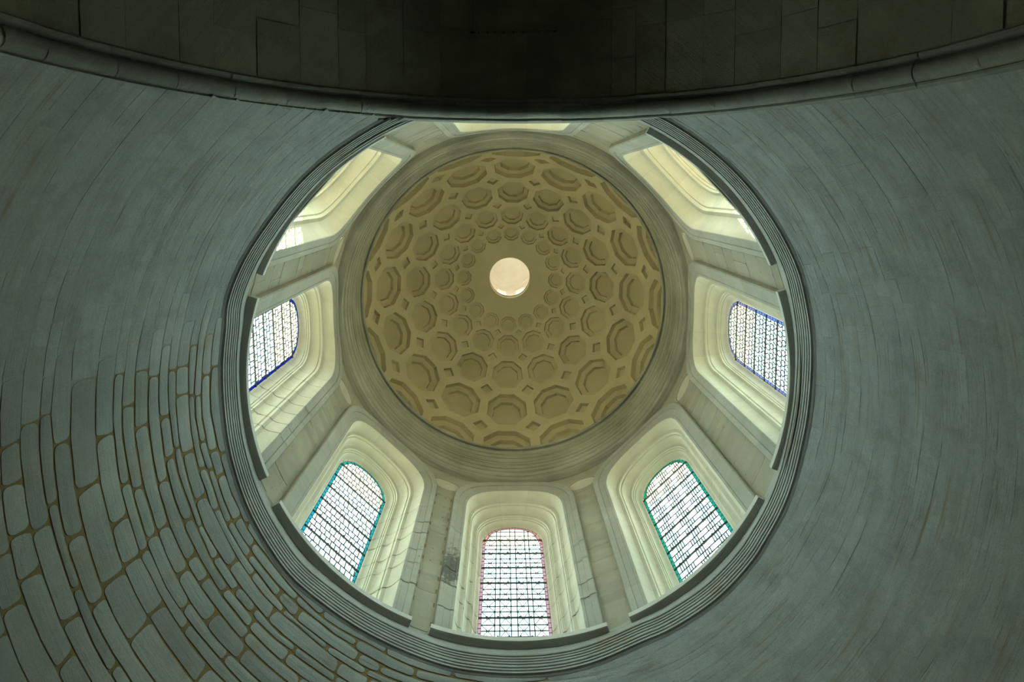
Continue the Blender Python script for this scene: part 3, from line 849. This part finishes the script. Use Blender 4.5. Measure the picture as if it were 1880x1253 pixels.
# ------------------------------------------------------------------ coffered dome
DR, DZ, DX = 4.47, 15.97, -0.05
CELL = 2 * PI / 16
PH = math.radians(91.8)
def merc(x, y, dep=0.0):
    lat = 2 * math.atan(math.exp(y)) - PI / 2
    R = DR + dep
    return Vector((R * math.cos(lat) * math.cos(x), R * math.cos(lat) * math.sin(x), R * math.sin(lat)))
YR = [1.637 - CELL * i for i in range(5)]
AP = 0.412 * CELL
def octo(cx, cy, ap): 
    r = ap / math.cos(PI / 8)
    return [(cx + r * math.cos(PI / 8 + PI / 4 * i), cy + r * math.sin(PI / 8 + PI / 4 * i)) for i in range(8)]
def diam(cx, cy, h): return [(cx + h * c, cy + h * s) for c, s in ((1, 0), (0, 1), (-1, 0), (0, -1))]
YD = [(YR[i] + YR[i + 1]) / 2 for i in range(4)]
YTOP = math.log(math.tan(PI / 4 + math.radians(80.1) / 2))
P2, E, holes = [], [], []
def addp(pl):
    n0 = len(P2); P2.extend(Vector(p) for p in pl); E.extend((n0 + j, n0 + (j + 1) % len(pl)) for j in range(len(pl)))
hw = CELL / 2
addp([(-hw + CELL * x / 8, 0.0) for x in range(9)] + [(hw - CELL * x / 8, YTOP) for x in range(9)])
DH = 0.150 * CELL
for y in YR: holes.append(octo(0, y, AP)); addp(holes[-1])
for y in YD:
    for x in (-hw, hw): holes.append(diam(x, y, DH)); addp(holes[-1])
for gx in range(0, 9):
    for gy in range(0, 40): P2.append(Vector((-hw + CELL * gx / 8, YTOP * gy / 39)))
vo, eo, fo, *_ = delaunay_2d_cdt(P2, E, [], 0, 1e-7)
keep = []
for t3 in fo:
    cx = sum(vo[j][0] for j in t3) / 3; cy = sum(vo[j][1] for j in t3) / 3
    if abs(cx) > hw or cy < 0 or cy > YTOP: continue
    if any(inside((cx, cy), h) for h in holes): continue
    keep.append(tuple(t3))
db = MB()
for c in range(16):
    db.add([merc(PH + c * CELL + p[0], p[1]) for p in vo], keep)
# thickness at the eye of the dome
n = 64; lat = math.radians(80.0)
rim = [(DR * math.cos(lat), DR * math.sin(lat)), (DR * math.cos(lat) - 0.004, DR * math.sin(lat) + 0.02), (DR * math.cos(lat), 4.72)]
v = [Vector((r * math.cos(2 * PI * i / n), r * math.sin(2 * PI * i / n), z)) for r, z in rim for i in range(n)]
db.add(v, [(j * n + i, j * n + (i + 1) % n, (j + 1) * n + (i + 1) % n, (j + 1) * n + i) for j in range(2) for i in range(n)])
dome = db.build('ceiling', M_dome, None, True, 30)
bmx = bmesh.new(); bmx.from_mesh(dome.data); bmesh.ops.remove_doubles(bmx, verts=bmx.verts, dist=0.0008); bmx.to_mesh(dome.data); bmx.free()
dome.data.shade_smooth(); dome.data.set_sharp_from_angle(angle=math.radians(30))
dome.location = (DX, 0.03, DZ)
tag(dome, 'ochre coffered dome with a round eye at its crown', 'dome', kind='structure')
def coffer_mesh(name, rings, mat, cut):
    """rings: list of (polygon, depth); the last is closed as the floor"""
    v, f = [], []; n = len(rings[0][0])
    for pl, dep in rings: v += [merc(x, y, dep) for x, y in pl]
    for r_ in range(len(rings) - 1):
        for j in range(n): f.append((r_ * n + j, r_ * n + (j + 1) % n, (r_ + 1) * n + (j + 1) % n, (r_ + 1) * n + j))
    cx = sum(p[0] for p in rings[-1][0]) / n; cy = sum(p[1] for p in rings[-1][0]) / n
    v.append(merc(cx, cy, rings[-1][1])); b0 = (len(rings) - 1) * n
    f += [(b0 + j, b0 + (j + 1) % n, len(v) - 1) for j in range(n)]
    me = bpy.data.meshes.new(name); me.from_pydata([tuple(p) for p in v], [], f); me.update(); me.materials.append(mat)
    if cut:
        bm = bmesh.new(); bm.from_mesh(me)
        bmesh.ops.bisect_plane(bm, geom=bm.verts[:] + bm.edges[:] + bm.faces[:], plane_co=(0, 0, 0.0), plane_no=(0, 0, 1), clear_inner=True)
        bm.to_mesh(me); bm.free()
    return me
for ri, y in enumerate(YR):
    lat = 2 * math.atan(math.exp(y)) - PI / 2; cell = DR * math.cos(lat) * CELL
    d1, d2 = (0.09 + 0.010 * (4 - ri)) * cell, (0.16 + 0.017 * (4 - ri)) * cell
    rings = [(octo(0, y, AP), 0.0), (octo(0, y, AP * 0.975), d1), (octo(0, y, AP * 0.69), d1 + 0.004), (octo(0, y, AP * 0.665), d2)]
    me = coffer_mesh('coffer', rings, M_coffer_shaded, ri == 4)
    for c in range(16):
        ob = bpy.data.objects.new('coffer', me); COL.objects.link(ob); ob.parent = dome
        ob.rotation_euler.z = PH + c * CELL
for ri, y in enumerate(YD):
    lat = 2 * math.atan(math.exp(y)) - PI / 2; cell = DR * math.cos(lat) * CELL
    me = coffer_mesh('small_coffer', [(diam(0, y, DH), 0.0), (diam(0, y, DH * 0.93), 0.07 * cell)], M_coffer_shaded, False)
    for c in range(16):
        ob = bpy.data.objects.new('small_coffer', me); COL.objects.link(ob); ob.parent = dome
        ob.rotation_euler.z = PH + (c + 0.5) * CELL

# lantern above the eye: a short drum with openings under a white cap
lb = MB(); n = 48; R0 = 0.98
zl0 = DZ + 4.70
def lring(r, z): return [Vector((DX + r * math.cos(2 * PI * i / n), r * math.sin(2 * PI * i / n), z)) for i in range(n)]
def strip(r0, z0, r1, z1, skip=None):
    v = lring(r0, z0) + lring(r1, z1)
    lb.add(v, [(i, (i + 1) % n, n + (i + 1) % n, n + i) for i in range(n) if not (skip and skip(i))])
strip(0.76, zl0, R0, zl0); strip(R0, zl0, R0, zl0 + 0.25)
strip(R0, zl0 + 0.25, R0, zl0 + 2.0, lambda i: (i % 6) in (1, 2, 3))
strip(R0, zl0 + 2.0, R0, zl0 + 2.3); strip(R0, zl0 + 2.0, R0 + 0.2, zl0 + 2.0); strip(R0, zl0 + 0.25, R0 + 0.2, zl0 + 0.25)
strip(R0 + 0.2, zl0 + 0.25, R0 + 0.2, zl0 + 2.0, lambda i: (i % 6) in (1, 2, 3))
for q in range(8):
    i0 = (6 * q + 1) % n; i1 = (6 * q + 4) % n
    for ii in (i0, i1):
        a = 2 * PI * ii / n; v = [Vector((DX + r * math.cos(a), r * math.sin(a), z)) for r in (R0, R0 + 0.2) for z in (zl0 + 0.25, zl0 + 2.0)]
        lb.add(v, [(0, 1, 3, 2)])
for i in range(8):
    a, b2 = PI / 2 * i / 8, PI / 2 * (i + 1) / 8
    strip(R0 * math.cos(a), zl0 + 2.3 + 0.55 * math.sin(a), max(0.001, R0 * math.cos(b2)), zl0 + 2.3 + 0.55 * math.sin(b2))
lan = lb.build('wall_lantern', M_lantern, None, True, 30)
tag(lan, 'small white plastered lantern seen through the eye of the dome', 'lantern', kind='structure')

for q in range(8):
    v = []
    for ii in (1, 2, 3, 4):
        a = 2 * PI * ((6 * q + ii) % n) / n
        for r in (R0 + 0.09, R0 + 0.10):
            for z in (zl0 + 0.25, zl0 + 2.0): v.append(Vector((DX + r * math.cos(a), r * math.sin(a), z)))
    f = []
    for e in range(3):
        b0 = e * 4; f += [(b0, b0 + 4, b0 + 5, b0 + 1), (b0 + 2, b0 + 3, b0 + 7, b0 + 6)]
    ob_mesh('sun_diffusing_pane', v, f, FROST, lan)  # panes added to keep a sun patch from falling through the eye

# ------------------------------------------------------------------ outside: dome roof, eave, unseen low roof added to bounce sunlight in
rb = MB(); n = 96
def rstrip(r0, z0, r1, z1):
    v = [cyl(r0, 2 * PI * i / n, z0) for i in range(n)] + [cyl(r1, 2 * PI * i / n, z1) for i in range(n)]
    rb.add(v, [(i, n + i, n + (i + 1) % n, (i + 1) % n) for i in range(n)])
rstrip(4.95, 14.55, 6.45, 14.42); rstrip(6.45, 14.42, 6.45, 14.65); rstrip(6.45, 14.65, 5.45, 15.2)
for i in range(12):
    a, b2 = math.radians(78) * i / 12, math.radians(78) * (i + 1) / 12
    rstrip(5.45 * math.cos(a), 15.2 + 5.75 * math.sin(a), 5.45 * math.cos(b2), 15.2 + 5.75 * math.sin(b2))
rd = rb.build('roof', M_eave, None, True, 30)
tag(rd, 'pale outer shell and eave of the dome glimpsed through the upper panes', 'roof', kind='structure')
rb = MB()
n = 192
for r0, r1 in zip((4.92, 5.4, 6.0, 6.6, 7.4, 8.4, 9.6, 11, 13), (5.4, 6.0, 6.6, 7.4, 8.4, 9.6, 11, 13, 30)): rstrip(r0, 9.20 - (r0 - 4.92) * 0.02, r1, 9.20 - (r1 - 4.92) * 0.02)
for p in rb.v:
    if p.y < -ARCH_P + 0.02 and abs(p.x) < ARCH_R + 0.1:
        p.z = max(p.z, ARCH_Z + 0.04 + math.sqrt((ARCH_R + 0.1) ** 2 - p.x ** 2))
lr = rb.build('bounce_roof', M_bounce_roof, None, True, 30)
tag(lr, 'unseen warm low roof added round the drum to bounce sunlight inside', 'roof', kind='structure')
